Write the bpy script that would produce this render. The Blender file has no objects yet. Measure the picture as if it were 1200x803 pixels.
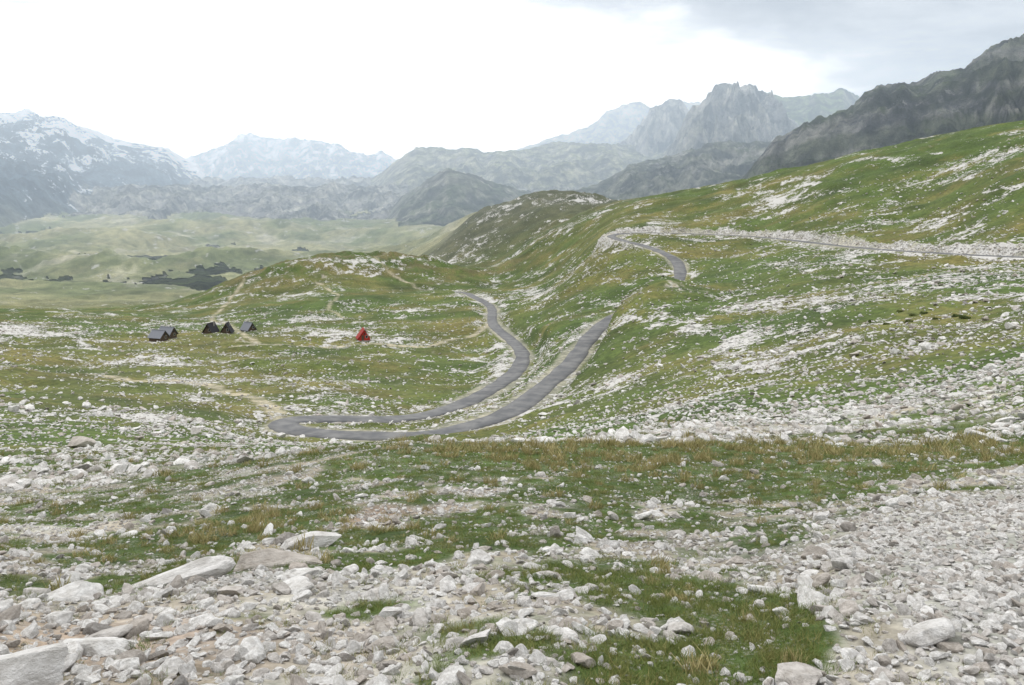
import bpy, math, numpy as np, bmesh
from mathutils import Vector
rng=np.random.default_rng(7)
D=bpy.data; scene=bpy.context.scene
# ---------------------------------------------------------------- helpers
_p=rng.permutation(256); _p=np.concatenate([_p,_p,_p])
_a=rng.random(256)*2*np.pi; _gx=np.cos(_a); _gy=np.sin(_a)
def pn(x,y,seed=0):
    x=x+seed*37.17; y=y-seed*19.91
    xi=np.floor(x).astype(np.int64); yi=np.floor(y).astype(np.int64)
    fx=x-xi; fy=y-yi; xi&=255; yi&=255
    u=fx*fx*fx*(fx*(fx*6-15)+10); v=fy*fy*fy*(fy*(fy*6-15)+10)
    def g(ix,iy,dx,dy):
        h=_p[_p[ix]+iy]; return _gx[h]*dx+_gy[h]*dy
    a=g(xi,yi,fx,fy); b=g(xi+1,yi,fx-1,fy); c=g(xi,yi+1,fx,fy-1); d=g(xi+1,yi+1,fx-1,fy-1)
    return ((a+(b-a)*u)+((c+(d-c)*u)-(a+(b-a)*u))*v)*1.5
def fbm(x,y,wl,octv=4,seed=0,gain=.5):
    s=np.zeros_like(x); a=1.;t=0.
    for i in range(octv):
        s+=a*pn(x/wl,y/wl,seed+i); t+=a; a*=gain; wl=wl/2.03
    return s/t*1.4
def ridged(x,y,wl,octv=5,seed=0,gain=.55):
    s=np.zeros_like(x); a=1.;t=0.
    for i in range(octv):
        s+=a*(1-2*np.abs(pn(x/wl,y/wl,seed+i))); t+=a; a*=gain; wl=wl/2.1
    return s/t
def ss(a,b,x):
    t=np.clip((x-a)/(b-a),0,1); return t*t*(3-2*t)

# ---------------------------------------------------------------- terrain survey
# rows: bearing (mil, + = east), elevation (mil), horizontal distance north (m)
ctl=[]
for b in (-700,-350,0,350,700):
    ctl+=[(b,-1650,1),(b,-825,2),(b,-573,2.9)]
for b in (-150,100,300):
    ctl+=[(b,-490,4),(b,-425,6),(b,-370,9),(b,-325,13),(b,-295,18)]
ctl+=[(-500,-500,4),(-500,-440,6),(-500,-395,9),(-500,-350,15),(-500,-320,30),(-500,-292,60),(-500,-255,110),(-500,-225,180),(-500,-200,250),(-500,-165,330),(-500,-142,450),(-550,-141,650),(-550,-126,900),(-550,-100,1300),
(-300,-315,18),(-280,-308,35),(-270,-292,70),(-380,-262,120),(-350,-225,200),(-300,-175,300),(-330,-150,400),(-380,-143,480),
(-330,-125,600),(-270,-108,640),(-200,-98,660),(-120,-102,680),(-20,-105,680),(-200,-128,460),(-120,-125,470),
(-200,-118,900),(-350,-122,1000),(-350,-90,1400),(-100,-85,850),(-100,-72,1050),
(0,-300,35),(0,-292,60),(0,-275,110),(-60,-290,90),(-60,-210,250),(-100,-215,230),(-150,-225,210),
(40,-205,200),(30,-175,260),
(60,-150,270),(40,-120,400),(60,-90,520),
(120,-135,215),(145,-115,235),(170,-100,250),(210,-112,250),
(250,-118,225),(250,-175,140),(150,-205,140),(150,-250,90),(120,-280,50),(250,-230,80),(250,-275,35),
(400,-300,17),(400,-280,30),(400,-225,60),(400,-170,100),(400,-115,170),(330,-85,260),
(550,-290,17),(550,-260,30),(550,-190,60),(550,-145,100),(560,-100,160),
(600,15,300),(600,62,390),(610,86,470),(610,65,620),(500,-20,330),(500,30,410),(500,64,490),
(400,-12,400),(400,42,510),(400,28,650),(300,-22,460),(300,20,570),(300,10,700),(200,-24,520),(200,4,640),(200,-8,800),
(120,-36,520),(120,-15,680),(120,-18,850),(50,-9,900),(50,-60,650),(-40,-28,950),(50,-22,1200),(-40,-50,1300),
(750,0,250),(750,90,430),(750,80,650),(750,-130,60),(750,-90,130),(-700,-290,60),(-700,-220,150),(-700,-140,400)]
for b in (-700,350,650):
    ctl+=[(b,-62,2000),(b,-40,3000),(b,-22,5000),(b,-11,9500)]
for b in (-480,-300,-100,80):
    ctl+=[(b,-56,2000),(b,-28,3000),(b,0,4500),(b,6,5500),(b,4,9500)]
road_s=[(-110,-110,560),(-60,-113,520),(-45,-118,460),(-25,-130,420),(-22,-150,352),(0,-170,300),(12,-185,265),(5,-205,230),(-30,-230,195),(-75,-250,170),(-130,-261,155),
(-200,-262,150),(-250,-262,146),(-268,-267,141),(-253,-275,136),(-200,-280,132),(-110,-281,131),(-50,-270,138),(0,-252,150),(40,-222,172),
(70,-195,196),(92,-165,228),(115,-145,255),(150,-126,280),(186,-108,302),(197,-92,322),(190,-74,350),(160,-60,380),(125,-51,415),(118,-46,440),
(150,-43,458),(230,-45,440),(300,-49,390),(400,-60,300),(500,-67,250),(600,-72,220),(720,-76,190)]
ctl+=road_s
c=np.array(ctl,float)
cx=c[:,0]*c[:,2]/1000; cy=c[:,2]; cz=c[:,1]*c[:,2]/1000
K=3.0
def tp(x,y): return np.arctan2(x,y)*K, np.log(np.hypot(x,y))
P=np.stack(tp(cx,cy),1); V=cz/np.hypot(cx,cy)
n=len(P)
def ker(d2): return 0.5*d2*np.log(d2+1e-12)
A=np.zeros((n+3,n+3)); d2=((P[:,None]-P[None])**2).sum(-1)
A[:n,:n]=ker(d2)+np.eye(n)*2e-3; A[:n,n]=1;A[:n,n+1:]=P;A[n,:n]=1;A[n+1:,:n]=P.T
W=np.linalg.solve(A,np.concatenate([V,[0,0,0]]))
def tps(q):
    out=np.empty(len(q))
    for i in range(0,len(q),40000):
        s=q[i:i+40000]; dd=(s[:,0:1]-P[None,:,0])**2+(s[:,1:2]-P[None,:,1])**2
        out[i:i+40000]=ker(dd)@W[:n]+W[n]+s@W[n+1:]
    return out
# ---------------------------------------------------------------- grid
fan=np.radians(44)
az=np.concatenate([np.linspace(-np.pi,-fan,90,endpoint=False),np.linspace(-fan,fan,1050),np.linspace(fan,np.pi,91)[1:]])
lr=np.concatenate([[math.log(.02)],np.arange(math.log(.5),math.log(80),.014),np.arange(math.log(80),math.log(500),.0048),np.arange(math.log(500),math.log(12000),.0062)])
NA,NR=len(az),len(lr)
AZ,LR=np.meshgrid(az,lr); R=np.exp(LR); X=R*np.sin(AZ); Y=R*np.cos(AZ)
azf=AZ.ravel(); x=X.ravel(); y=Y.ravel(); r=R.ravel()
q=np.stack([np.clip(azf,-.95,.95)*K,np.maximum(LR.ravel(),0)],1)
z=tps(q)*r
near=ss(2.2,.9,r); z=z*(1-near)-1.65*near
side=ss(.75,1.25,np.abs(azf)); back=-1.65+np.minimum(r*.06,60)+fbm(x,y,200,3,55)*np.minimum(r*.05,12)
z=z*(1-side)+back*side
def ell(px,py,b,d,wb,wd):   # patch centred on a bearing/distance, half sizes in metres
    return np.exp(-(((px-b*d/1000)/wb)**2+((py-d)/wd)**2))
# knolls on the shelf and moraine hummocks down the valley
kn=ell(x,y,-205,645,85,60)+.75*ell(x,y,-60,660,80,55)+.5*ell(x,y,-310,600,50,50)
z+=12*kn*(1+.45*ridged(x,y,55,4,77))
z+=10*ell(x,y,60,900,110,90)*(.6+.9*ridged(x,y,90,5,78))
hum=ss(900,1500,r)*ss(7000,3000,r)
z+=hum*(ridged(x*.7+y*.25+fbm(x,y,600,2,12)*140,y+fbm(x,y,600,2,13)*140,480,5,14,.62)*48+8)
z+=fbm(x,y,420,3,1)*10*ss(700,1600,r)
wx=x+fbm(x,y,90,2,9)*25; wy=y+fbm(x,y,90,2,10)*25
z+=ridged(wx,wy,70,3,3)*2.2*ss(90,240,r)+ridged(wx,wy,140,4,33)*4.5*ss(450,700,r)
z+=fbm(x,y,22,3,4)*.9*ss(30,90,r)+fbm(x,y,6,3,5)*.22*ss(8,25,r)+fbm(x,y,1.6,4,6)*.07*ss(1.5,4,r)
layer=np.zeros(len(z),int); tt=np.zeros(len(z))
def S(l): return [(u-600,230-v) for u,v in l]
# ridges: crest profile (bearing, elevation), crest distance, foot distance, profile power, crag wavelength, crag amp
ridges=[
 (S([(-400,150),(-100,152),(0,138),(30,138),(60,143),(75,142),(100,155),(130,163),(160,172),(200,181),(232,196),(252,222),(280,250),(330,330)]),4500,[(-900,1700),(-600,1900),(-450,2700),(-350,3700)],1.1,620,.17),
 (S([(150,230),(205,188),(240,181),(262,170),(280,158),(295,156),(310,163),(350,166),(375,168),(395,170),(412,181),(432,184),(448,179),(470,192),(520,215),(560,260)]),6500,5300,1.1,600,.14),
 (S([(540,210),(590,182),(640,167),(690,150),(712,133),(730,127),(748,125),(765,131),(790,124),(830,124),(860,130),(950,150),(1020,260)]),6200,4300,1.2,500,.12),
 (S([(690,210),(735,165),(752,146),(768,132),(784,120),(799,122),(812,143),(840,175),(900,240)]),4100,3300,1.2,240,.22),
 (S([(740,220),(790,172),(803,147),(822,130),(838,112),(850,105),(862,96),(870,99),(884,103),(896,109),(908,124),(925,140),(985,200),(1020,250)]),3100,2200,1.35,210,.25),
 (S([(820,220),(858,116),(880,106),(918,115),(950,112),(975,107),(989,102),(1005,112),(1040,140),(1100,200)]),3700,2700,1.1,300,.06),
 (S([(380,260),(430,212),(460,192),(488,174),(510,176),(540,174),(570,180),(610,178),(660,168),(720,172),(780,172),(840,195),(900,240)]),3900,[(-250,3000),(0,2400)],1.1,460,.14),
 (S([(440,270),(470,232),(500,212),(525,200),(548,204),(575,214),(620,226),(680,262)]),2500,1800,1.0,320,.13),
 (S([(590,270),(640,236),(700,216),(740,198),(780,184),(810,176),(860,172),(920,170),(1000,170),(1100,220)]),2200,1200,1.15,280,.17),
 (S([(800,300),(860,222),(885,192),(910,165),(940,150),(965,143),(1000,128),(1012,113),(1030,104),(1080,92),(1100,84),(1130,79),(1160,62),(1185,54),(1210,48),(1300,30),(1500,20),(1900,60)]),1450,700,1.05,200,.12),
]
bear=np.tan(np.clip(azf,-1.2,1.2))*1000; cosz=np.cos(np.clip(azf,-1.2,1.2))
fd=1-ss(.95,1.35,np.abs(azf)); yd=r*cosz
for i,(cr,Dc,F,pw,wl,am) in enumerate(ridges):
    cr=np.array(cr); e=np.interp(bear,cr[:,0],cr[:,1])
    if i!=5: e=e+(1.6*pn(bear/17,bear*0,300+i)+.9*pn(bear/6.3,bear*0,310+i))*(1.6 if i in(3,4) else .9)
    e=e/1000*fd-.05*(1-fd)
    if isinstance(F,list): F=np.array(F,float); F=np.interp(bear,F[:,0],F[:,1])
    Dw=Dc*(1+.06*pn(bear/90,bear*0+i*3.3,i)+.02*pn(bear/25,bear*0+i*5.3,i)); crest=e*Dw
    t=np.clip((yd-F)/(Dw-F),0,1.0); beyond=np.maximum(yd-Dw,0)
    fl0=-128; rel=np.maximum(crest-fl0,0)
    m=(yd>F*.9)
    wx_=x+fbm(x,y,wl*1.5,2,70+i)*wl*.4; wy_=y+fbm(x,y,wl*1.5,2,80+i)*wl*.4
    rn=np.zeros_like(z); rn[m]=ridged(wx_[m],wy_[m]*.5,wl,7,20+i,.62)-.12
    amp=rel*am*(.35+1.6*t*(1-t)+.12)*2.0*np.clip(t*5,0,1)
    amp=np.where(t>.93,np.minimum(amp,rel*am*.6),amp)
    zi=fl0+rel*t**pw+rn*amp-beyond*.55
    up=(zi>z)&m
    z=np.where(up,zi,z); layer[up]=i+1; tt[up]=t[up]
# ---------------------------------------------------------------- roads
def catmull(pts,step):
    pts=np.array(pts,float); out=[]
    q=np.vstack([2*pts[0]-pts[1],pts,2*pts[-1]-pts[-2]])
    for i in range(1,len(q)-2):
        L=np.linalg.norm(q[i+1]-q[i]); k=max(2,int(L/step)); t=np.linspace(0,1,k,endpoint=False)[:,None]
        out.append(.5*((2*q[i])+(-q[i-1]+q[i+1])*t+(2*q[i-1]-5*q[i]+4*q[i+1]-q[i+2])*t**2+(-q[i-1]+3*q[i]-3*q[i+1]+q[i+2])*t**3))
    out.append(pts[-1:]); return np.vstack(out)
def srv(l): return [(b*d/1000,d,e*d/1000) for b,e,d in l]
road=catmull(srv(road_s),1.6)
kz=np.ones(9)/9; zz=np.pad(road[:,2],4,mode='edge'); road[:,2]=np.convolve(zz,kz,'valid')
tracks=[catmull(srv(l),2) for l in (
 [(-22,-148,356),(-38,-160,335),(-70,-174,315),(-115,-181,302),(-200,-183,300),(-260,-186,296),(-330,-191,290)],
 [(-268,-262,143),(-300,-248,170),(-370,-230,196),(-440,-224,204),(-500,-222,208),(-620,-222,205)],
 [(-300,-185,296),(-330,-160,370),(-352,-145,430),(-335,-128,520),(-318,-112,585),(-300,-100,640)],
 [(-230,-100,560),(-205,-118,500),(-215,-135,440),(-195,-150,390)],
 [(-110,-110,560),(-160,-95,640),(-60,-90,700),(20,-85,700)])]
def neard(sel,line):
    px=x[sel];py=y[sel]; dist=np.empty(len(px)); idx=np.empty(len(px),int)
    for i in range(0,len(px),20000):
        dd=(px[i:i+20000,None]-line[None,:,0])**2+(py[i:i+20000,None]-line[None,:,1])**2
        k=dd.argmin(1); idx[i:i+20000]=k; dist[i:i+20000]=np.sqrt(dd[np.arange(len(k)),k])
    return dist,idx
sel=np.where((r>105)&(r<800)&(np.abs(azf)<.72))[0]
rd=np.full(len(z),999.); td=np.full(len(z),999.); up_road=np.zeros(len(z)); sidev=np.zeros(len(z))
dist,idx=neard(sel,road); rd[sel]=dist; up_road[sel]=(idx>0.66*len(road))
dxy=np.gradient(road[:,:2],axis=0); dxy/=np.linalg.norm(dxy,axis=1)[:,None]; nx=np.stack([-dxy[:,1],dxy[:,0]],1)
sidev[sel]=np.sign((x[sel]-road[idx,0])*nx[idx,0]+(y[sel]-road[idx,1])*nx[idx,1])
w=1-ss(3.2,9,dist); z[sel]=z[sel]*(1-w)+(road[idx,2])*w
for k_,tr in enumerate(tracks):
    dist,_=neard(sel,tr[::2]); td[sel]=np.minimum(td[sel],dist+(0,.1,.6,.9,.3)[k_])
# rock cut on the uphill side of the upper traverse, slight drop on the outer side
z+=up_road*(sidev>0)*1.8*np.exp(-((rd-6.5)/1.7)**2)*(.7+.8*fbm(x,y,5,3,170))
z-=up_road*(sidev<0)*1.0*ss(2.8,5,rd)*ss(16,6,rd)
Z=z.reshape(NR,NA)
def samp(F,px,py):
    a=np.interp(np.arctan2(px,py),az,np.arange(NA)); l=np.interp(np.log(np.hypot(px,py)),lr,np.arange(NR))
    i=np.clip(a.astype(int),0,NA-2); j=np.clip(l.astype(int),0,NR-2); fa=a-i; fl=l-j
    return (F[j,i]*(1-fa)+F[j,i+1]*fa)*(1-fl)+(F[j+1,i]*(1-fa)+F[j+1,i+1]*fa)*fl
dzr=np.gradient(Z,axis=0)/np.maximum(np.gradient(R,axis=0),1e-3)
dza=np.gradient(Z,axis=1)/np.maximum(np.gradient(AZ,axis=1)*R,1e-3)
slope=np.hypot(dzr,dza).ravel()
# ---------------------------------------------------------------- masks
def masks(px,py):
    rr=np.hypot(px,py)
    n1=fbm(px,py,.85,4,41); n2=fbm(px,py,4,3,42); n3=fbm(px,py,45,4,43); n4=fbm(px,py,14,4,44); n5=fbm(px,py,2.2,4,45)
    g=.375+.66*n1+.32*n2
    g+= .40*ell(px,py,0,7.5,1.6,2.6)+.28*ell(px,py,30,4.3,1.0,1.1)+.4*ell(px,py,200,4.3,.5,.8)+.3*ell(px,py,300,3.9,.25,.7)+.8*ell(px,py,-330,8.3,1.2,1.4)+.5*ell(px,py,-560,5.2,.5,.5)
    g+= .10*ss(8,13,py)
    g+= .5*ell(px,py,300,12,6,2.6)+.5*ell(px,py,450,17,7,3)+.3*ell(px,py,60,17,3,3)
    pile=ss(-.1,.5,(px-(.3*py+.25))*.9+.6*n5+.3*n2)*ss(8.2,5.6,py+n2*2+n5)*ss(.5,2,px)
    g-= 1.0*pile
    g-= .5*ell(px,py,-300,4.2,1.1,1.0)+.3*ell(px,py,-350,3.2,1.5,.6)+.35*ell(px,py,-50,11,.9,1.5)+.6*ell(px,py,-170,8.5,.5,1.4)
    far=ss(14,34,rr)
    band=ell(px,py,330,42,16,6)+ell(px,py,560,50,13,4)+ell(px,py,150,34,10,3)
    gf=.76+.45*n4+.4*n3+.3*n5-.5*band
    gf-=.15*ss(70,25,rr)
    g=g*(1-far)+gf*far
    return np.clip(g,0,1),pile,n1,n2,n3,n4
g,pile,n1,n2,n3,n4=masks(x,y)
# ---------------------------------------------------------------- colours
def C(*v): return np.array(v)[None,:]
def mix(a,b,t): return a*(1-t[:,None])+b*t[:,None]
green=C(.060,.094,.022); olive=C(.096,.109,.031); dry=C(.18,.142,.055); dirt=C(.30,.26,.215); stone=C(.45,.435,.415); red=C(.28,.19,.15)
big=fbm(x,y,160,4,60); med=fbm(x,y,28,4,61); sm=fbm(x,y,3,4,62)
col=mix(np.repeat(green,len(x),0),olive,ss(-.5,.45,big+.6*med))
col=mix(col,dry,ss(-.05,.75,med*.8+.5*sm+.35*big)*.52)
col=mix(col,C(.034,.055,.017),ss(.15,.8,fbm(x,y,38,4,66))*.75*ss(60,150,r))
soil=mix(np.repeat(dirt,len(x),0),stone,ss(-.5,.4,n1+.6*sm))
redp=ell(x,y,-170,8.8,.7,1.3)+ell(x,y,-380,3.6,.9,.5)+.7*ell(x,y,-40,12,1.2,2)+.6*ell(x,y,60,8,.6,.5)
soil=mix(soil,red,np.clip(redp,0,1)*.65); soil=mix(soil,C(.43,.42,.41),pile)
nr=1-ss(14,40,r)
gg=ss(.3,.6,g)
col=mix(soil,col,np.where(r<40,gg*nr+ss(.15,.5,g)*(1-nr),ss(.0,.3,g)))
# rock density
rockd=np.where(r<30,.25+.4*(1-g),0)
outc=ridged(x+30*n3,y*1.0+30*n4,60,4,91)
terr=ridged(x*.35+20*n3,z*4+y*.35+15*n4,26,3,93)      # terraced beds following the contours
rk=.25+.34*n3+.28*n4+.34*ss(.4,.85,outc)+.32*ss(.55,.85,terr)
def pol(b,d,wb,wd,s): return s*ell(x,y,b,d,wb,wd)
rk+=pol(-600,330,30,30,.6)+pol(-430,205,18,9,.35)+pol(330,42,18,5,.45)+pol(560,50,13,4,.4)+pol(-220,330,26,20,.35)+pol(60,140,25,12,.2)+pol(-200,600,60,40,.15)+pol(60,900,80,60,.25)+pol(300,500,30,40,.35)
rk+=(.25+.15*up_road)*np.exp(-((rd-5.5)/2.6)**2)+.25*np.exp(-(td/4)**2)
rockd=rockd*(1-ss(22,45,r))+rk*ss(22,45,r)
rockd-=.15*ss(700,1200,r)+.08*kn
col=mix(col,C(.30,.285,.25),np.clip(1-ss(2.6,4.2,rd+med*2),0,1)*.8)
col=mix(col,C(.42,.40,.37),up_road*(sidev>0)*np.clip(1-ss(4.5,9,rd+med*2+sm),0,1)*.8)
col=mix(col,C(.38,.34,.27),(1-ss(1.3,3.0,td+sm*.6))*.9)
rockd-=.5*(1-ss(1.5,3.5,td))
snowd=np.zeros(len(x))
vfar=ss(620,1100,r)
vc=mix(np.repeat(C(.115,.135,.065),len(x),0),C(.225,.22,.13),ss(-.4,.4,big+.6*fbm(x,y,420,4,140)))  # valley grass paled, with the brightness of distant haze painted in
vc=mix(vc,C(.075,.095,.055),ss(.25,.6,fbm(x,y,300,5,141))*.45)
vc=mix(vc,C(.38,.36,.32),ss(.62,.85,ridged(x,y*.7,330,6,142))*.45)
vc*=(1+.35*fbm(x,y,90,5,143)).clip(.6,1.5)[:,None]
col=mix(col,vc,vfar)
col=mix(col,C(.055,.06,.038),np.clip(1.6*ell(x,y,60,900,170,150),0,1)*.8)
col=mix(col,C(.12,.10,.052),np.clip(kn,0,1)*.65*ss(-.5,.3,sm+med))
fine=fbm(x,y,60,5,150); fl=fbm(x,y,18,4,151)
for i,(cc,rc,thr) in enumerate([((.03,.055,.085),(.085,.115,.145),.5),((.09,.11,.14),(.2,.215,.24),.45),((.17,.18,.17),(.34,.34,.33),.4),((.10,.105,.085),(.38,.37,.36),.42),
      ((.07,.075,.055),(.36,.355,.34),.40),((.115,.15,.065),(.22,.21,.19),.9),((.17,.18,.10),(.32,.31,.28),.48),((.08,.10,.06),(.2,.2,.175),.6),((.06,.073,.042),(.24,.24,.23),.5),((.040,.056,.022),(.18,.18,.18),.55)]):  # central pale ridge and hill tones lightened to include misty glow
    m=layer==i+1
    if not m.any(): continue
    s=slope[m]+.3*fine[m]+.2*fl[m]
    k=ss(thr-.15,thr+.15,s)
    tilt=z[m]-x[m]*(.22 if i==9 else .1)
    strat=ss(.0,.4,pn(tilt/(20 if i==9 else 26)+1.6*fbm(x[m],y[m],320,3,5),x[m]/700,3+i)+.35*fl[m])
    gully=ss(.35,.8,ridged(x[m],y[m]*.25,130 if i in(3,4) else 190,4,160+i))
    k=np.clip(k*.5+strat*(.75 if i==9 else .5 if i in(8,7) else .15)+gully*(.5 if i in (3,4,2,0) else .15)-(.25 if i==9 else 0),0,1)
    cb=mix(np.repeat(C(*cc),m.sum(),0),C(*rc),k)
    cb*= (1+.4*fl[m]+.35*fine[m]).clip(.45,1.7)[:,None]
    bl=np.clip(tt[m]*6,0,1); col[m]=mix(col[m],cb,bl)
    rockd[m]={9:.25,8:.3,7:.2,4:.5,3:.5,6:.35,0:.15}.get(i,.25)+.4*(k-.5)
    if i==9: rockd[m]-=.15*ss(.3,0,tt[m])
    if i==5: rockd[m]=.15
    if i==0: snowd[m]=.20+.74*tt[m]+.35*fbm(x[m],y[m],420,4,120)+.35*(k-.5)
    if i==1: snowd[m]=.42+.35*tt[m]+.5*(k-.5)
    if i==2: snowd[m]=.3
    if i in (3,4): rockd[m]+=.7*np.exp(-((tt[m]-.3)/.16)**2)*ss(.1,.4,fbm(x[m],y[m],220,3,130))
# ---------------------------------------------------------------- build terrain mesh
def to_mesh(name,co,quads):
    me=D.meshes.new(name); me.vertices.add(len(co)); me.vertices.foreach_set('co',co.astype(np.float32).ravel())
    k=quads.shape[1]; me.loops.add(quads.size); me.loops.foreach_set('vertex_index',quads.astype(np.int32).ravel())
    me.polygons.add(len(quads)); me.polygons.foreach_set('loop_start',np.arange(0,quads.size,k,dtype=np.int32))
    me.polygons.foreach_set('loop_total',np.full(len(quads),k,dtype=np.int32))
    me.update(calc_edges=True); me.validate(); return me
ii=np.arange(NR*NA).reshape(NR,NA)
quads=np.stack([ii[:-1,:-1],ii[:-1,1:],ii[1:,1:],ii[1:,:-1]],-1).reshape(-1,4)[:,::-1]
me=to_mesh('terrain',np.stack([x,y,z],1),quads)
me.polygons.foreach_set('use_smooth',np.ones(len(me.polygons),bool))
ca=me.attributes.new('gcol','FLOAT_COLOR','POINT'); ca.data.foreach_set('color',np.concatenate([col,np.ones((len(col),1))],1).astype(np.float32).ravel())
for nm,arr in (('rockd',rockd),('snowd',snowd),('pebble',1-ss(25,60,r)),('farm',ss(800,1500,r)),('mount',(layer>0)*np.clip(tt*6,0,1))):
    a=me.attributes.new(nm,'FLOAT','POINT'); a.data.foreach_set('value',arr.astype(np.float32))
terrain=D.objects.new('terrain',me); scene.collection.objects.link(terrain)
# ---------------------------------------------------------------- materials
class NT:
    def __init__(s,name):
        s.m=D.materials.new(name); s.m.use_nodes=True; s.t=s.m.node_tree; s.b=s.t.nodes['Principled BSDF']
        s.b.inputs['Specular IOR Level'].default_value=.2; s.b.inputs['Roughness'].default_value=.9
    def n(s,t,**k):
        nd=s.t.nodes.new(t)
        for a,v in k.items(): setattr(nd,a,v)
        return nd
    def l(s,a,b): s.t.links.new(a,b)
    def math(s,op,a,b=None,c=None):
        nd=s.n('ShaderNodeMath',operation=op)
        for i,v in enumerate((a,b,c)):
            if v is None: continue
            if isinstance(v,(int,float)): nd.inputs[i].default_value=v
            else: s.l(v,nd.inputs[i])
        return nd.outputs[0]
    def noise(s,scale,detail=4,rough=.55,vec=None,dist=0):
        nd=s.n('ShaderNodeTexNoise'); nd.inputs['Scale'].default_value=scale; nd.inputs['Detail'].default_value=detail; nd.inputs['Roughness'].default_value=rough; nd.inputs['Distortion'].default_value=dist
        if vec: s.l(vec,nd.inputs['Vector'])
        return nd.outputs['Fac']
    def rng(s,v,a,b,c=0,d=1,sm=True):
        nd=s.n('ShaderNodeMapRange',interpolation_type='SMOOTHSTEP' if sm else 'LINEAR')
        for i,q in enumerate((v,a,b,c,d)):
            if isinstance(q,(int,float)): nd.inputs[i].default_value=q
            else: s.l(q,nd.inputs[i])
        return nd.outputs[0]
    def mix(s,f,a,b,bt='MIX'):
        nd=s.n('ShaderNodeMix',data_type='RGBA',blend_type=bt)
        for i,q in ((0,f),(6,a),(7,b)):
            if isinstance(q,(int,float)): nd.inputs[i].default_value=q
            elif isinstance(q,tuple): nd.inputs[i].default_value=q+(1,)
            else: s.l(q,nd.inputs[i])
        return nd.outputs[2]
T=NT('mountain_ground')
pos=T.n('ShaderNodeNewGeometry').outputs['Position']
def att(t,nm,o='Fac'): return t.n('ShaderNodeAttribute',attribute_name=nm).outputs[o]
base=att(T,'gcol','Color'); rkd=att(T,'rockd'); snd=att(T,'snowd'); peb=att(T,'pebble'); farm=att(T,'farm'); mnt=att(T,'mount')
v1=T.noise(.9,5,.65,pos); v2=T.noise(.06,5,.6,pos); v3=T.noise(14,3,.6,pos)
base=T.mix(1,base,T.mix(T.rng(v1,.3,.7),(.62,.64,.6),(1.35,1.33,1.3)),'MULTIPLY')
base=T.mix(1,base,T.mix(T.rng(v2,.3,.7),(.72,.75,.72),(1.28,1.25,1.2)),'MULTIPLY')
base=T.mix(1,base,T.mix(T.rng(v3,.25,.75),(.7,.7,.7),(1.3,1.3,1.3)),'MULTIPLY')
mp=T.n('ShaderNodeMapping'); mp.inputs['Scale'].default_value=(.016,.016,.005); T.l(pos,mp.inputs['Vector'])
stk=T.noise(1,7,.66,mp.outputs[0],.6)
base=T.mix(mnt,base,T.mix(1,base,T.mix(T.rng(stk,.38,.62),(.42,.45,.5),(1.6,1.58,1.55)),'MULTIPLY'))
vo=T.n('ShaderNodeTexVoronoi'); vo.inputs['Scale'].default_value=38; T.l(pos,vo.inputs['Vector'])
pm=T.math('MULTIPLY',T.rng(vo.outputs['Distance'],.55,.25),peb)
pm=T.math('MULTIPLY',pm,T.rng(T.noise(3,3,.6,pos),.45,.6))
base=T.mix(T.math('MULTIPLY',pm,.5),base,(.38,.365,.345))
lime=T.mix(v1,(.32,.31,.295),(.62,.61,.585))
rn1=T.noise(.75,8,.72,pos,.4); rn2=T.noise(.16,8,.75,pos,.3); rn4=T.noise(.024,9,.76,pos,.4)
cmb=T.math('ADD',T.math('MULTIPLY',rn1,.55),T.math('MULTIPLY',rn2,.45))
cmb=T.math('ADD',T.math('MULTIPLY',cmb,T.math('SUBTRACT',1,farm)),T.math('MULTIPLY',rn4,farm))
thr=T.math('SUBTRACT',.67,T.math('MULTIPLY',rkd,.24))
rm=T.rng(cmb,thr,T.math('ADD',thr,.03))
rm=T.math('MULTIPLY',rm,T.rng(peb,0,1,1,.35)); rm=T.math('MULTIPLY',rm,T.rng(farm,0,1,1,.6))
lime=T.mix(farm,lime,(.38,.375,.365))
base=T.mix(rm,base,lime)
sn=T.math('ADD',T.math('MULTIPLY',T.noise(.006,10,.76,pos,.3),.4),T.math('MULTIPLY',rn4,.6))
st=T.math('SUBTRACT',.66,T.math('MULTIPLY',snd,.22))
sm_=T.rng(sn,st,T.math('ADD',st,.03)); sm_=T.math('MULTIPLY',sm_,T.rng(snd,.02,.1))
base=T.mix(sm_,base,(.78,.81,.85))
T.l(base,T.b.inputs['Base Color'])
bp=T.n('ShaderNodeBump'); bp.inputs['Strength'].default_value=.6; bp.inputs['Distance'].default_value=.35
h=T.math('ADD',T.math('MULTIPLY',rm,.8),T.math('MULTIPLY',rn1,.7)); T.l(h,bp.inputs['Height'])
bp2=T.n('ShaderNodeBump'); bp2.inputs['Strength'].default_value=.9; bp2.inputs['Distance'].default_value=48
bh=T.math('MULTIPLY',T.math('ADD',rn4,stk),mnt); T.l(bh,bp2.inputs['Height']); T.l(bp.outputs[0],bp2.inputs['Normal'])
T.l(bp2.outputs[0],T.b.inputs['Normal'])
me.materials.append(T.m)
Am=NT('worn_asphalt'); pos=Am.n('ShaderNodeNewGeometry').outputs['Position']
ac=Am.mix(Am.rng(Am.noise(.35,6,.6,pos),.3,.7),(.095,.098,.104),(.175,.174,.172)); ac=Am.mix(Am.rng(Am.noise(.09,4,.6,pos,.5),.52,.6,0,.45),ac,(.07,.072,.078)); Am.l(ac,Am.b.inputs['Base Color']); Am.b.inputs['Roughness'].default_value=.75
offs=np.array([-2.3,-2.15,-1,1,2.15,2.3]); co=[]
wob=fbm(np.arange(len(road))*1.6,np.zeros(len(road)),9,3,7)*.4
for k,o in enumerate(offs):
    oo=o+np.sign(o)*wob*(abs(o)>2)
    co.append(np.column_stack([road[:,:2]+nx*oo[:,None],road[:,2]+(.16 if abs(o)<2.2 else -.25)]))
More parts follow.
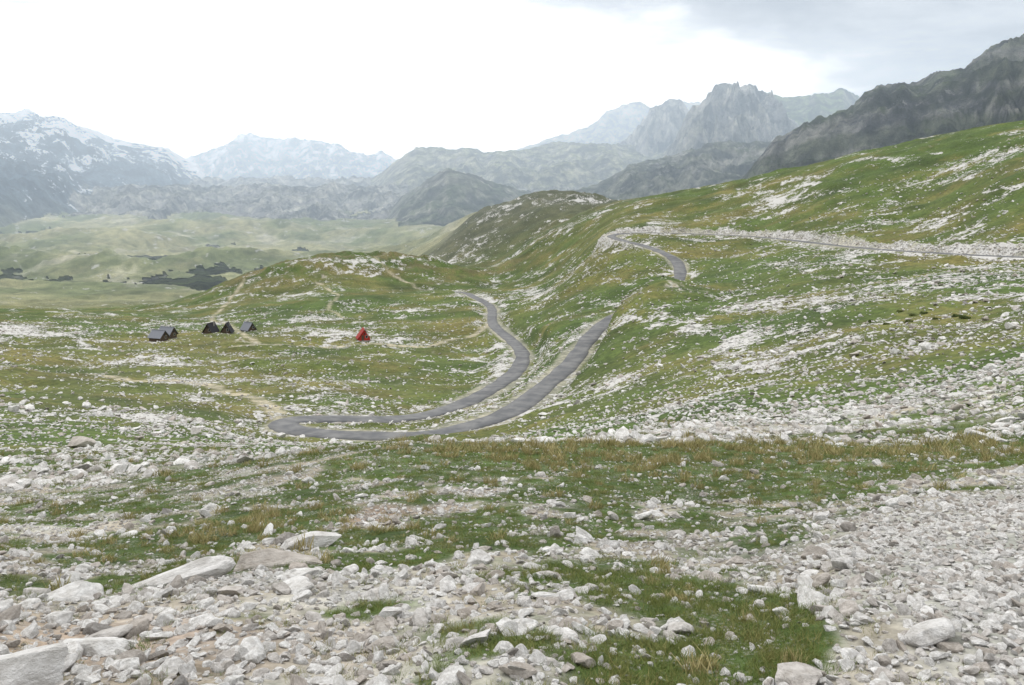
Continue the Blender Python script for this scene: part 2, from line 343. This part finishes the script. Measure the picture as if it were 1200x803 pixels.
co=np.stack(co,1); m_=len(offs); jj=np.arange(len(road)*m_).reshape(-1,m_)
qd=np.stack([jj[:-1,:-1],jj[1:,:-1],jj[1:,1:],jj[:-1,1:]],-1).reshape(-1,4)[:,::-1]
rm_=to_mesh('mountain_road',co.reshape(-1,3),qd); rm_.materials.append(Am.m)
ro=D.objects.new('mountain_road',rm_); scene.collection.objects.link(ro)
# ---------------------------------------------------------------- stones
def rock_mesh(name,seed,sub,mat,flat=1.0):
    rg=np.random.default_rng(seed); bm=bmesh.new(); bmesh.ops.create_icosphere(bm,subdivisions=sub,radius=1)
    v=np.array([p.co[:] for p in bm.verts])
    for i in range(13):
        nn=rg.normal(size=3); nn/=np.linalg.norm(nn); o=rg.uniform(.42,.85)
        k=np.maximum(v@nn-o,0); v-=k[:,None]*nn
    v+=v*(.05*(pn(v[:,0]*2.2+v[:,2]*1.3,v[:,1]*2.2-v[:,2],seed)+.5*pn(v[:,0]*6+v[:,2]*4,v[:,1]*6-v[:,2]*5,seed)))[:,None]
    v*=np.array([rg.uniform(.9,1.3),rg.uniform(.6,.9),rg.uniform(.35,.7)*flat])
    for p,c_ in zip(bm.verts,v): p.co=c_
    m=D.meshes.new(name); bm.to_mesh(m); bm.free(); m.materials.append(mat); return m
Rk=NT('limestone'); oi=Rk.n('ShaderNodeObjectInfo').outputs['Random']; tc=Rk.n('ShaderNodeTexCoord').outputs['Object']
gp=Rk.n('ShaderNodeNewGeometry').outputs['Position']
ramp=Rk.n('ShaderNodeValToRGB'); Rk.l(oi,ramp.inputs[0]); cr_=ramp.color_ramp
cr_.elements[0].color=(.26,.25,.24,1); cr_.elements[1].color=(.68,.67,.66,1)
for p_,cc in ((.08,(.38,.345,.31,1)),(.2,(.49,.475,.46,1)),(.3,(.43,.39,.355,1)),(.42,(.56,.55,.54,1)),(.8,(.61,.605,.595,1))):
    e_=cr_.elements.new(p_); e_.color=cc
cc=Rk.mix(1,ramp.outputs[0],Rk.mix(Rk.rng(Rk.noise(2.2,6,.7,tc),.3,.7),(.68,.66,.63),(1.18,1.18,1.18)),'MULTIPLY')
cc=Rk.mix(Rk.rng(Rk.noise(.8,4,.7,gp),.58,.72,0,.25),cc,(.24,.22,.19))
Rk.l(cc,Rk.b.inputs['Base Color']); bp=Rk.n('ShaderNodeBump'); bp.inputs['Strength'].default_value=.5; bp.inputs['Distance'].default_value=.12
Rk.l(Rk.noise(4,5,.7,tc),bp.inputs['Height']); Rk.l(bp.outputs[0],Rk.b.inputs['Normal'])
def coll(name,meshes):
    c_=D.collections.new(name)
    for i,m in enumerate(meshes):
        o=D.objects.new('%s_%02d'%(name,i),m); c_.objects.link(o)
    return c_
rocks=coll('stone_source',[rock_mesh('stone_%d'%i,100+i,3,Rk.m) for i in range(16)])
def scatter(name,pts,rot,scl,idx,c_):
    m=D.meshes.new(name); m.vertices.add(len(pts)); m.vertices.foreach_set('co',pts.astype(np.float32).ravel())
    a=m.attributes.new('rot','FLOAT_VECTOR','POINT'); a.data.foreach_set('vector',rot.astype(np.float32).ravel())
    a=m.attributes.new('scl','FLOAT_VECTOR','POINT'); a.data.foreach_set('vector',scl.astype(np.float32).ravel())
    a=m.attributes.new('pick','INT','POINT'); a.data.foreach_set('value',idx.astype(np.int32))
    o=D.objects.new(name,m); scene.collection.objects.link(o)
    ng=D.node_groups.new(name,'GeometryNodeTree'); ng.interface.new_socket('Geometry',in_out='INPUT',socket_type='NodeSocketGeometry'); ng.interface.new_socket('Geometry',in_out='OUTPUT',socket_type='NodeSocketGeometry')
    N=ng.nodes; gi=N.new('NodeGroupInput'); go=N.new('NodeGroupOutput'); ip=N.new('GeometryNodeInstanceOnPoints'); ci=N.new('GeometryNodeCollectionInfo')
    ci.inputs['Collection'].default_value=c_; ci.inputs['Separate Children'].default_value=True; ci.inputs['Reset Children'].default_value=True
    L=ng.links.new; L(gi.outputs[0],ip.inputs['Points']); L(ci.outputs[0],ip.inputs['Instance']); ip.inputs['Pick Instance'].default_value=True
    def na(nm,t):
        q=N.new('GeometryNodeInputNamedAttribute'); q.data_type=t; q.inputs['Name'].default_value=nm; return q.outputs[0]
    L(na('pick','INT'),ip.inputs['Instance Index']); er=N.new('FunctionNodeEulerToRotation'); L(na('rot','FLOAT_VECTOR'),er.inputs[0]); L(er.outputs[0],ip.inputs['Rotation'])
    L(na('scl','FLOAT_VECTOR'),ip.inputs['Scale']); L(ip.outputs[0],go.inputs[0])
    md=o.modifiers.new('scatter','NODES'); md.node_group=ng; return o
RD=rd.reshape(NR,NA); RKD=rockd.reshape(NR,NA)
sets=[]
N_=92000; a=rng.uniform(-.76,.76,N_); rr=rng.uniform(1.8,26,N_); px=rr*np.sin(a); py=rr*np.cos(a); gm,pl,*_=masks(px,py)
cl=fbm(px,py,.7,3,200)
pr=np.clip(.20+.85*(1-ss(.25,.68,gm))+.3*cl+pl,0,1)*np.clip(13/rr,.5,1); k=rng.random(N_)<pr; px,py,rr,pl=px[k],py[k],rr[k],pl[k]; n_=len(px)
s=.0165*np.exp(rng.normal(0,.55,n_)); s=np.where(rng.random(n_)<.04,s*2.4,s); s=np.clip(s,.0013*rr,.11); s=np.where(pl>.5,np.minimum(s,.045),s); sets.append((px,py,s))
def stones(N_,r0,r1,smin,cap,dens,pa=1.9,azl=.74):
    a=rng.uniform(-azl,azl,N_); rr=np.exp(rng.uniform(math.log(r0),math.log(r1),N_))
    px=rr*np.sin(a); py=rr*np.cos(a); gm,pl,*_n=masks(px,py)
    k=rng.random(N_)<dens(px,py,rr,gm,pl); k&=samp(RD,px,py)>3.2
    px,py,rr=px[k],py[k],rr[k]; n_=len(px)
    s=smin*rr*(rng.random(n_)**(-1/pa)); return px,py,np.minimum(s,cap*(rng.random(n_)*.5+.5))
def df(px,py,rr,gm,pl): return np.clip(.9*ss(.2,.8,samp(RKD,px,py)),0,1)
sets+=[stones(46000,20,110,.0014,.34,lambda px,py,rr,gm,pl:.20+.3*(1-ss(.4,.9,gm))+.7*df(px,py,rr,gm,pl),1.9),stones(60000,90,480,.0008,.8,lambda *a_:.12+df(*a_),2.0,.72)]
k=rng.integers(int(.68*len(road)),len(road),3600); of=(4.2+np.abs(rng.normal(0,1.8,3600)))
qx=road[k,0]+nx[k,0]*of+rng.normal(0,.5,3600); qy=road[k,1]+nx[k,1]*of+rng.normal(0,.5,3600); kk=samp(RD,qx,qy)>3.1
sets.append((qx[kk],qy[kk],(.24*np.exp(rng.normal(0,.45,3600)))[kk]))
Ng=26000; px=rng.uniform(.7,7.5,Ng); py=rng.uniform(1.8,10.5,Ng); gm,pl,*_=masks(px,py); k=rng.random(Ng)<pl
sets.append((px[k],py[k],.010+.03*rng.random(k.sum())**2.2))
px=np.concatenate([s[0] for s in sets]);py=np.concatenate([s[1] for s in sets]);s=np.concatenate([q_[2] for q_ in sets])
n_=len(px); pz=samp(Z,px,py)+s*.15
scatter('limestone_rubble',np.stack([px,py,pz],1),np.stack([rng.normal(0,.35,n_),rng.normal(0,.35,n_),rng.uniform(0,6.28,n_)],1),s[:,None]*rng.uniform(.8,1.25,(n_,3)),rng.integers(0,16,n_),rocks)
big_l=[(-235,6.8,.32,.18,.10,.5),(-285,5.6,.36,.18,.08,.2),(-400,5.2,.34,.14,.09,.6),(-255,5.0,.2,.12,.06,-.2),(-590,3.0,.30,.16,.10,.3),(-480,3.5,.2,.12,.06,.1),(-520,4.6,.2,.12,.07,1.),(110,6.6,.12,.09,.08,0.),(50,6.9,.10,.07,.07,.7),(-40,4.3,.06,.05,.05,1.2),(70,3.6,.07,.045,.03,.3),(-20,4.9,.06,.05,.04,.4)]
for i,(b,d,sx,sy,sz,rt) in enumerate(big_l):
    o=D.objects.new('limestone_slab',rock_mesh('limestone_slab',300+i,4,Rk.m,1.0)); scene.collection.objects.link(o)
    X_,Y_=b*d/1000,d; o.location=(X_,Y_,float(samp(Z,np.array([X_]),np.array([Y_]))[0])+sz*.2); o.scale=(sx,sy,sz*1.7); o.rotation_euler=(.1,-.08,rt)
for i,(b,d,sc) in enumerate([(-507,60,1.0),(-492,61,.7),(-372,92,.7),(-438,75,.45),(562,52,.4)]):
    o=D.objects.new('limestone_boulder',rock_mesh('limestone_boulder',400+i,4,Rk.m,1.3)); scene.collection.objects.link(o)
    X_,Y_=b*d/1000,d; o.location=(X_,Y_,float(samp(Z,np.array([X_]),np.array([Y_]))[0])+sc*.35); o.scale=(sc,)*3; o.rotation_euler=(0,.1,i*1.3)
# ---------------------------------------------------------------- grass
def tuft(name,seed,nb,hh,spread,mat,lean=.5):
    rg=np.random.default_rng(seed); V_=[];F_=[]
    for i in range(nb):
        a=rg.uniform(0,6.28); rad=spread*math.sqrt(rg.random()); bx,by=rad*math.cos(a),rad*math.sin(a)
        h_=hh*rg.uniform(.45,1.15); w_=hh*rg.uniform(.02,.04); la=rg.uniform(0,6.28); ln=lean*h_*rg.uniform(.2,1.2); wd=rg.uniform(0,3.14)
        cx_,cy_=math.cos(wd)*w_,math.sin(wd)*w_; k0=len(V_)
        for j,(t_,ww) in enumerate(((0,1),(.4,.9),(.75,.6))):
            ox=math.cos(la)*ln*t_**2; oy=math.sin(la)*ln*t_**2
            V_+= [(bx+ox-cx_*ww,by+oy-cy_*ww,h_*t_-.01),(bx+ox+cx_*ww,by+oy+cy_*ww,h_*t_-.01)]
        V_.append((bx+math.cos(la)*ln,by+math.sin(la)*ln,h_*.95))
        F_+=[(k0,k0+1,k0+3,k0+2),(k0+2,k0+3,k0+5,k0+4),(k0+4,k0+5,k0+6)]
    m=D.meshes.new(name); m.from_pydata(V_,[],F_); m.materials.append(mat); return m
def grassmat(name,c1,c2,c3):
    G=NT(name); oi=G.n('ShaderNodeObjectInfo').outputs['Random']; rp=G.n('ShaderNodeValToRGB'); G.l(oi,rp.inputs[0])
    rp.color_ramp.elements[0].color=c1+(1,); rp.color_ramp.elements[1].color=c3+(1,); e_=rp.color_ramp.elements.new(.5); e_.color=c2+(1,)
    tz=G.n('ShaderNodeSeparateXYZ'); G.l(G.n('ShaderNodeTexCoord').outputs['Object'],tz.inputs[0])
    c_=G.mix(G.rng(tz.outputs[2],0,.08,.0,.35),rp.outputs[0],(.32,.30,.12)); G.l(c_,G.b.inputs['Base Color']); G.b.inputs['Roughness'].default_value=.7
    return G.m
gm1=grassmat('green_grass',(.11,.165,.04),(.165,.195,.055),(.26,.235,.09)); gm2=grassmat('dry_grass',(.32,.27,.12),(.42,.35,.18),(.24,.22,.09))
tg=coll('green_tuft',[tuft('green_tuft',500+i,80,.034,.075,gm1,1.1) for i in range(5)]); td_=coll('dry_tuft',[tuft('dry_tuft',520+i,60,.10,.08,gm2,.7) for i in range(4)])
def tufts(N_,r0,r1,fn,c_,name,nc,s0):
    a=rng.uniform(-.72,.72,N_); rr=np.exp(rng.uniform(math.log(r0),math.log(r1),N_)); px=rr*np.sin(a);py=rr*np.cos(a)
    gm,pl,a1,a2,*_=masks(px,py); k=rng.random(N_)<fn(px,py,rr,gm,pl,a1,a2); px,py,rr=px[k],py[k],rr[k]; n_=len(px)
    s=s0*rng.uniform(.5,1.3,n_)*np.clip(rr/11,.8,4)
    scatter(name,np.stack([px,py,samp(Z,px,py)],1),np.stack([rng.normal(0,.12,n_),rng.normal(0,.12,n_),rng.uniform(0,6.28,n_)],1),np.stack([s,s,s*rng.uniform(.6,1.2,n_)],1),rng.integers(0,nc,n_),c_)
tufts(34000,2.0,60,lambda px,py,rr,gm,pl,a1,a2:(.04+ss(.40,.68,gm))*(1-.5*ss(18,50,rr))*(1-pl),tg,'grass',5,1.0)
tufts(9000,2.2,60,lambda px,py,rr,gm,pl,a1,a2:np.clip(.04*ss(.4,.8,gm)+.9*ell(px,py,-330,8.3,1.2,1.3)+.2*ss(.3,.7,a2)*ss(.45,.8,gm)*ss(5,9,rr)+.6*ell(px,py,60,17,4,3)*ss(.3,.6,gm)+.7*ell(px,py,450,17,8,4)*ss(.3,.6,gm),0,1),td_,'dry_grass',4,1.0)
# shrubs
Sm=NT('juniper_foliage'); Sm.l(Sm.mix(Sm.n('ShaderNodeObjectInfo').outputs['Random'],(.09,.12,.04),(.12,.14,.05)),Sm.b.inputs['Base Color'])
def shrub(seed):
    rg=np.random.default_rng(seed); V_=[];F_=[]
    for i in range(900):
        c0=rg.normal(size=3); c0/=np.linalg.norm(c0); c0*=rg.uniform(.5,1)**.5*(1+.3*math.sin(3*c0[0]+seed)*math.cos(4*c0[1])); c0[2]=abs(c0[2])*.45
        a_=rg.normal(size=3)*.09; b_=rg.normal(size=3)*.09; k0=len(V_); V_+=[tuple(c0-a_),tuple(c0+b_),tuple(c0+a_)]; F_.append((k0,k0+1,k0+2))
    m=D.meshes.new('juniper'); m.from_pydata(V_,[],F_); m.materials.append(Sm.m); return m
sc_=coll('juniper_source',[shrub(600+i) for i in range(4)])
sb=[(470,120),(500,112),(530,105),(455,125),(522,108),(130,215),(-150,310)]
pb=np.array([(b*d/1000,d) for b,d in sb]); pb=np.vstack([pb,pb+rng.normal(0,4,pb.shape)]); n_=len(pb); ssz=rng.uniform(.3,.65,n_)
scatter('juniper_shrubs',np.stack([pb[:,0],pb[:,1],samp(Z,pb[:,0],pb[:,1])],1),np.zeros((n_,3)),np.repeat(ssz[:,None],3,1),rng.integers(0,4,n_),sc_)
# ---------------------------------------------------------------- cabins
def flatmat(name,c_,ro_=.8,var=.25):
    M=NT(name); p_=M.n('ShaderNodeTexCoord').outputs['Object']; f=M.noise(3,5,.6,p_)
    M.l(M.mix(f,tuple(v*(1-var) for v in c_),tuple(v*(1+var) for v in c_)),M.b.inputs['Base Color']); M.b.inputs['Roughness'].default_value=ro_; return M.m
dark=flatmat('dark_shingle',(.035,.035,.04)); grey=flatmat('grey_shingle',(.20,.21,.24)); redm=flatmat('red_paint',(.42,.04,.03)); redr=flatmat('red_shingle',(.30,.04,.035)); wood=flatmat('weathered_wood',(.10,.075,.055)); glass=flatmat('window_glass',(.03,.04,.05),.15); trim=flatmat('pale_trim',(.5,.48,.44)); stonem=flatmat('stone_base',(.3,.29,.27))
def part(name,vs,fs,mat,par):
    m=D.meshes.new(name); m.from_pydata(vs,[],fs); m.materials.append(mat); o=D.objects.new(name,m); scene.collection.objects.link(o); o.parent=par; return o
def boxp(name,c0,s0,mat,par):
    x0,y0,z0=[c0[i]-s0[i]/2 for i in range(3)]; x1,y1,z1=[c0[i]+s0[i]/2 for i in range(3)]
    return part(name,[(x0,y0,z0),(x1,y0,z0),(x1,y1,z0),(x0,y1,z0),(x0,y0,z1),(x1,y0,z1),(x1,y1,z1),(x0,y1,z1)],[(0,3,2,1),(4,5,6,7),(0,1,5,4),(1,2,6,5),(2,3,7,6),(3,0,4,7)],mat,par)
def cabin(name,b,d,w,l,h,eave,rot,roof,wall):
    e=D.objects.new(name,None); scene.collection.objects.link(e); X_,Y_=b*d/1000,d
    zs=samp(Z,X_+np.array([-2.,2,-2,2]),Y_+np.array([-2.,-2,2,2])); e.location=(X_,Y_,float(zs.mean())); e.rotation_euler=(0,0,rot)
    hw,hl=w/2,l/2; boxp('foundation',(0,0,-.4),(w*.96,l*.96,1.2),stonem,e)
    zb=.2; ew=hw*.9
    part('walls',[(-ew,-hl*.93,zb),(ew,-hl*.93,zb),(ew,-hl*.93,zb+eave),(0,-hl*.93,h-.18),(-ew,-hl*.93,zb+eave),(-ew,hl*.93,zb),(ew,hl*.93,zb),(ew,hl*.93,zb+eave),(0,hl*.93,h-.18),(-ew,hl*.93,zb+eave)],
      [(0,1,2,3,4),(9,8,7,6,5),(1,6,7,2),(0,4,9,5),(2,7,8,3),(4,3,8,9)],wall,e)
    for sgn in (-1,1):
        a0=(sgn*(hw+.25),zb+eave-.25); a1=(0,h); th=.12
        vs=[(a0[0],-hl-.3,a0[1]),(a1[0],-hl-.3,a1[1]),(a1[0],hl+.3,a1[1]),(a0[0],hl+.3,a0[1])]; vs+=[(p[0],p[1],p[2]+th) for p in vs]
        part('roof_slope',vs,[(0,3,2,1),(4,5,6,7),(0,1,5,4),(1,2,6,5),(2,3,7,6),(3,0,4,7)],roof,e)
    boxp('ridge_cap',(0,0,h+.14),(.3,l+.62,.1),roof,e)
    yf=-hl*.93-.03; boxp('door',(-w*.12,yf,zb+1.0),(.9,.05,1.9),trim if wall is dark else wood,e)
    boxp('window',(w*.17,yf,zb+1.35),(.7,.05,.8),glass,e); boxp('window_frame',(w*.17,yf+.012,zb+1.35),(.9,.04,1.0),trim,e); boxp('loft_window',(0,yf,zb+h*.58),(.55,.05,.6),glass,e)
    boxp('chimney',(hw*.4,hl*.3,h*.85),(.4,.4,h*.35),stonem,e)
cabin('red_a_frame_cabin',-174,318,4.8,5.0,4.2,.7,.3,redr,redm)
cabin('dark_a_frame_cabin',-353,335,4.2,5,4.0,.3,-.2,dark,wood)
cabin('dark_a_frame_cabin',-334,338,4.2,5,4.0,.3,.1,dark,wood)
cabin('dark_a_frame_cabin',-309,345,4.0,5,3.4,.4,.9,grey,wood)
cabin('grey_roof_cabin',-414,315,4.6,5.6,4.0,1.4,1.2,grey,wood)
cabin('grey_roof_cabin',-404,328,4.8,5.8,4.4,1.4,1.25,grey,wood)
# ---------------------------------------------------------------- haze lying over the far valley
hm=D.materials.new('mist'); hm.use_nodes=True; nt=hm.node_tree; nt.nodes.clear(); ou=nt.nodes.new('ShaderNodeOutputMaterial')
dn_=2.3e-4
va=nt.nodes.new('ShaderNodeVolumeScatter'); va.inputs['Color'].default_value=(.88,.94,1,1); va.inputs['Density'].default_value=dn_; va.inputs['Anisotropy'].default_value=.5
ve=nt.nodes.new('ShaderNodeEmission'); ve.inputs['Color'].default_value=(.20,.30,.40,1); ve.inputs['Strength'].default_value=dn_   # glow added to the mist, standing in for multiply-scattered airlight
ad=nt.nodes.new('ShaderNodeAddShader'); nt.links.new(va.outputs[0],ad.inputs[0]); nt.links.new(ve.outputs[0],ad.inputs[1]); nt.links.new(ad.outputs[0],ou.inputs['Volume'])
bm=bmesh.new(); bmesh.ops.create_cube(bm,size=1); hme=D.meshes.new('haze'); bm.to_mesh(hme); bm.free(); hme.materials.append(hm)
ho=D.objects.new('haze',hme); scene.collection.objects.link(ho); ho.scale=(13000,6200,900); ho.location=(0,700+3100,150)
# ---------------------------------------------------------------- world & sun
el=math.radians(48); azs=math.radians(-35)
wd=D.worlds.new('World'); scene.world=wd; wd.use_nodes=True; nt=wd.node_tree; nt.nodes.clear()
class WN(NT):
    def __init__(s,t): s.t=t
Wn=WN(nt); sky=Wn.n('ShaderNodeTexSky',sky_type='NISHITA'); sky.sun_disc=False; sky.sun_elevation=el; sky.sun_rotation=azs
b1=Wn.n('ShaderNodeBackground'); b1.inputs[1].default_value=.1; Wn.l(sky.outputs[0],b1.inputs[0])
dr=Wn.n('ShaderNodeTexCoord').outputs['Generated']; sp=Wn.n('ShaderNodeSeparateXYZ'); Wn.l(dr,sp.inputs[0])
zz_=Wn.math('ADD',Wn.math('MAXIMUM',sp.outputs[2],0),.12); cv=Wn.n('ShaderNodeCombineXYZ'); Wn.l(Wn.math('DIVIDE',sp.outputs[0],zz_),cv.inputs[0]); Wn.l(Wn.math('DIVIDE',sp.outputs[1],zz_),cv.inputs[1])
cn=Wn.noise(.55,7,.55,cv.outputs[0],.3); cn2=Wn.noise(1.7,6,.6,cv.outputs[0],.2)
ax=Wn.math('ABSOLUTE',Wn.math('ADD',sp.outputs[0],.05))
f=Wn.math('ADD',Wn.math('MULTIPLY',sp.outputs[2],2.7),Wn.math('MULTIPLY',ax,.85))
f=Wn.math('ADD',f,Wn.math('MULTIPLY',Wn.math('SUBTRACT',cn,.5),.8)); f=Wn.math('ADD',f,Wn.math('MULTIPLY',Wn.math('SUBTRACT',cn2,.5),.45))
f=Wn.math('ADD',f,Wn.math('MULTIPLY',sp.outputs[0],.2))
dk=Wn.rng(f,.54,.84); dk=Wn.math('MULTIPLY',dk,Wn.rng(sp.outputs[2],.3,.7,1,.2))
shade=Wn.mix(Wn.rng(cn2,.3,.7),(.40,.43,.48),(.68,.71,.75))
cc=Wn.mix(dk,(2.1,2.1,2.08),shade)
b2=Wn.n('ShaderNodeBackground'); b2.inputs[1].default_value=1.0; Wn.l(cc,b2.inputs[0])
mx=Wn.n('ShaderNodeMixShader'); mx.inputs[0].default_value=.92; Wn.l(b1.outputs[0],mx.inputs[1]); Wn.l(b2.outputs[0],mx.inputs[2]); wo=Wn.n('ShaderNodeOutputWorld'); Wn.l(mx.outputs[0],wo.inputs[0])
sl=D.lights.new('sun','SUN'); sl.energy=1.5; sl.angle=math.radians(10); sl.color=(1,.96,.9); so=D.objects.new('sun',sl); scene.collection.objects.link(so)
sd=Vector((math.sin(azs)*math.cos(el),math.cos(azs)*math.cos(el),math.sin(el))); so.rotation_euler=sd.to_track_quat('Z','Y').to_euler()
# ---------------------------------------------------------------- camera
cam=D.cameras.new('camera'); cam.lens=30; cam.sensor_width=36; cam.shift_y=-171.5/1200; cam.clip_end=40000; cam.clip_start=.05
cob=D.objects.new('camera',cam); scene.collection.objects.link(cob); cob.rotation_euler=(math.radians(90),0,0); scene.camera=cob
scene.view_settings.view_transform='Standard'; scene.view_settings.look='None'; scene.view_settings.exposure=0
print('verts',len(x),'stones',len(px))
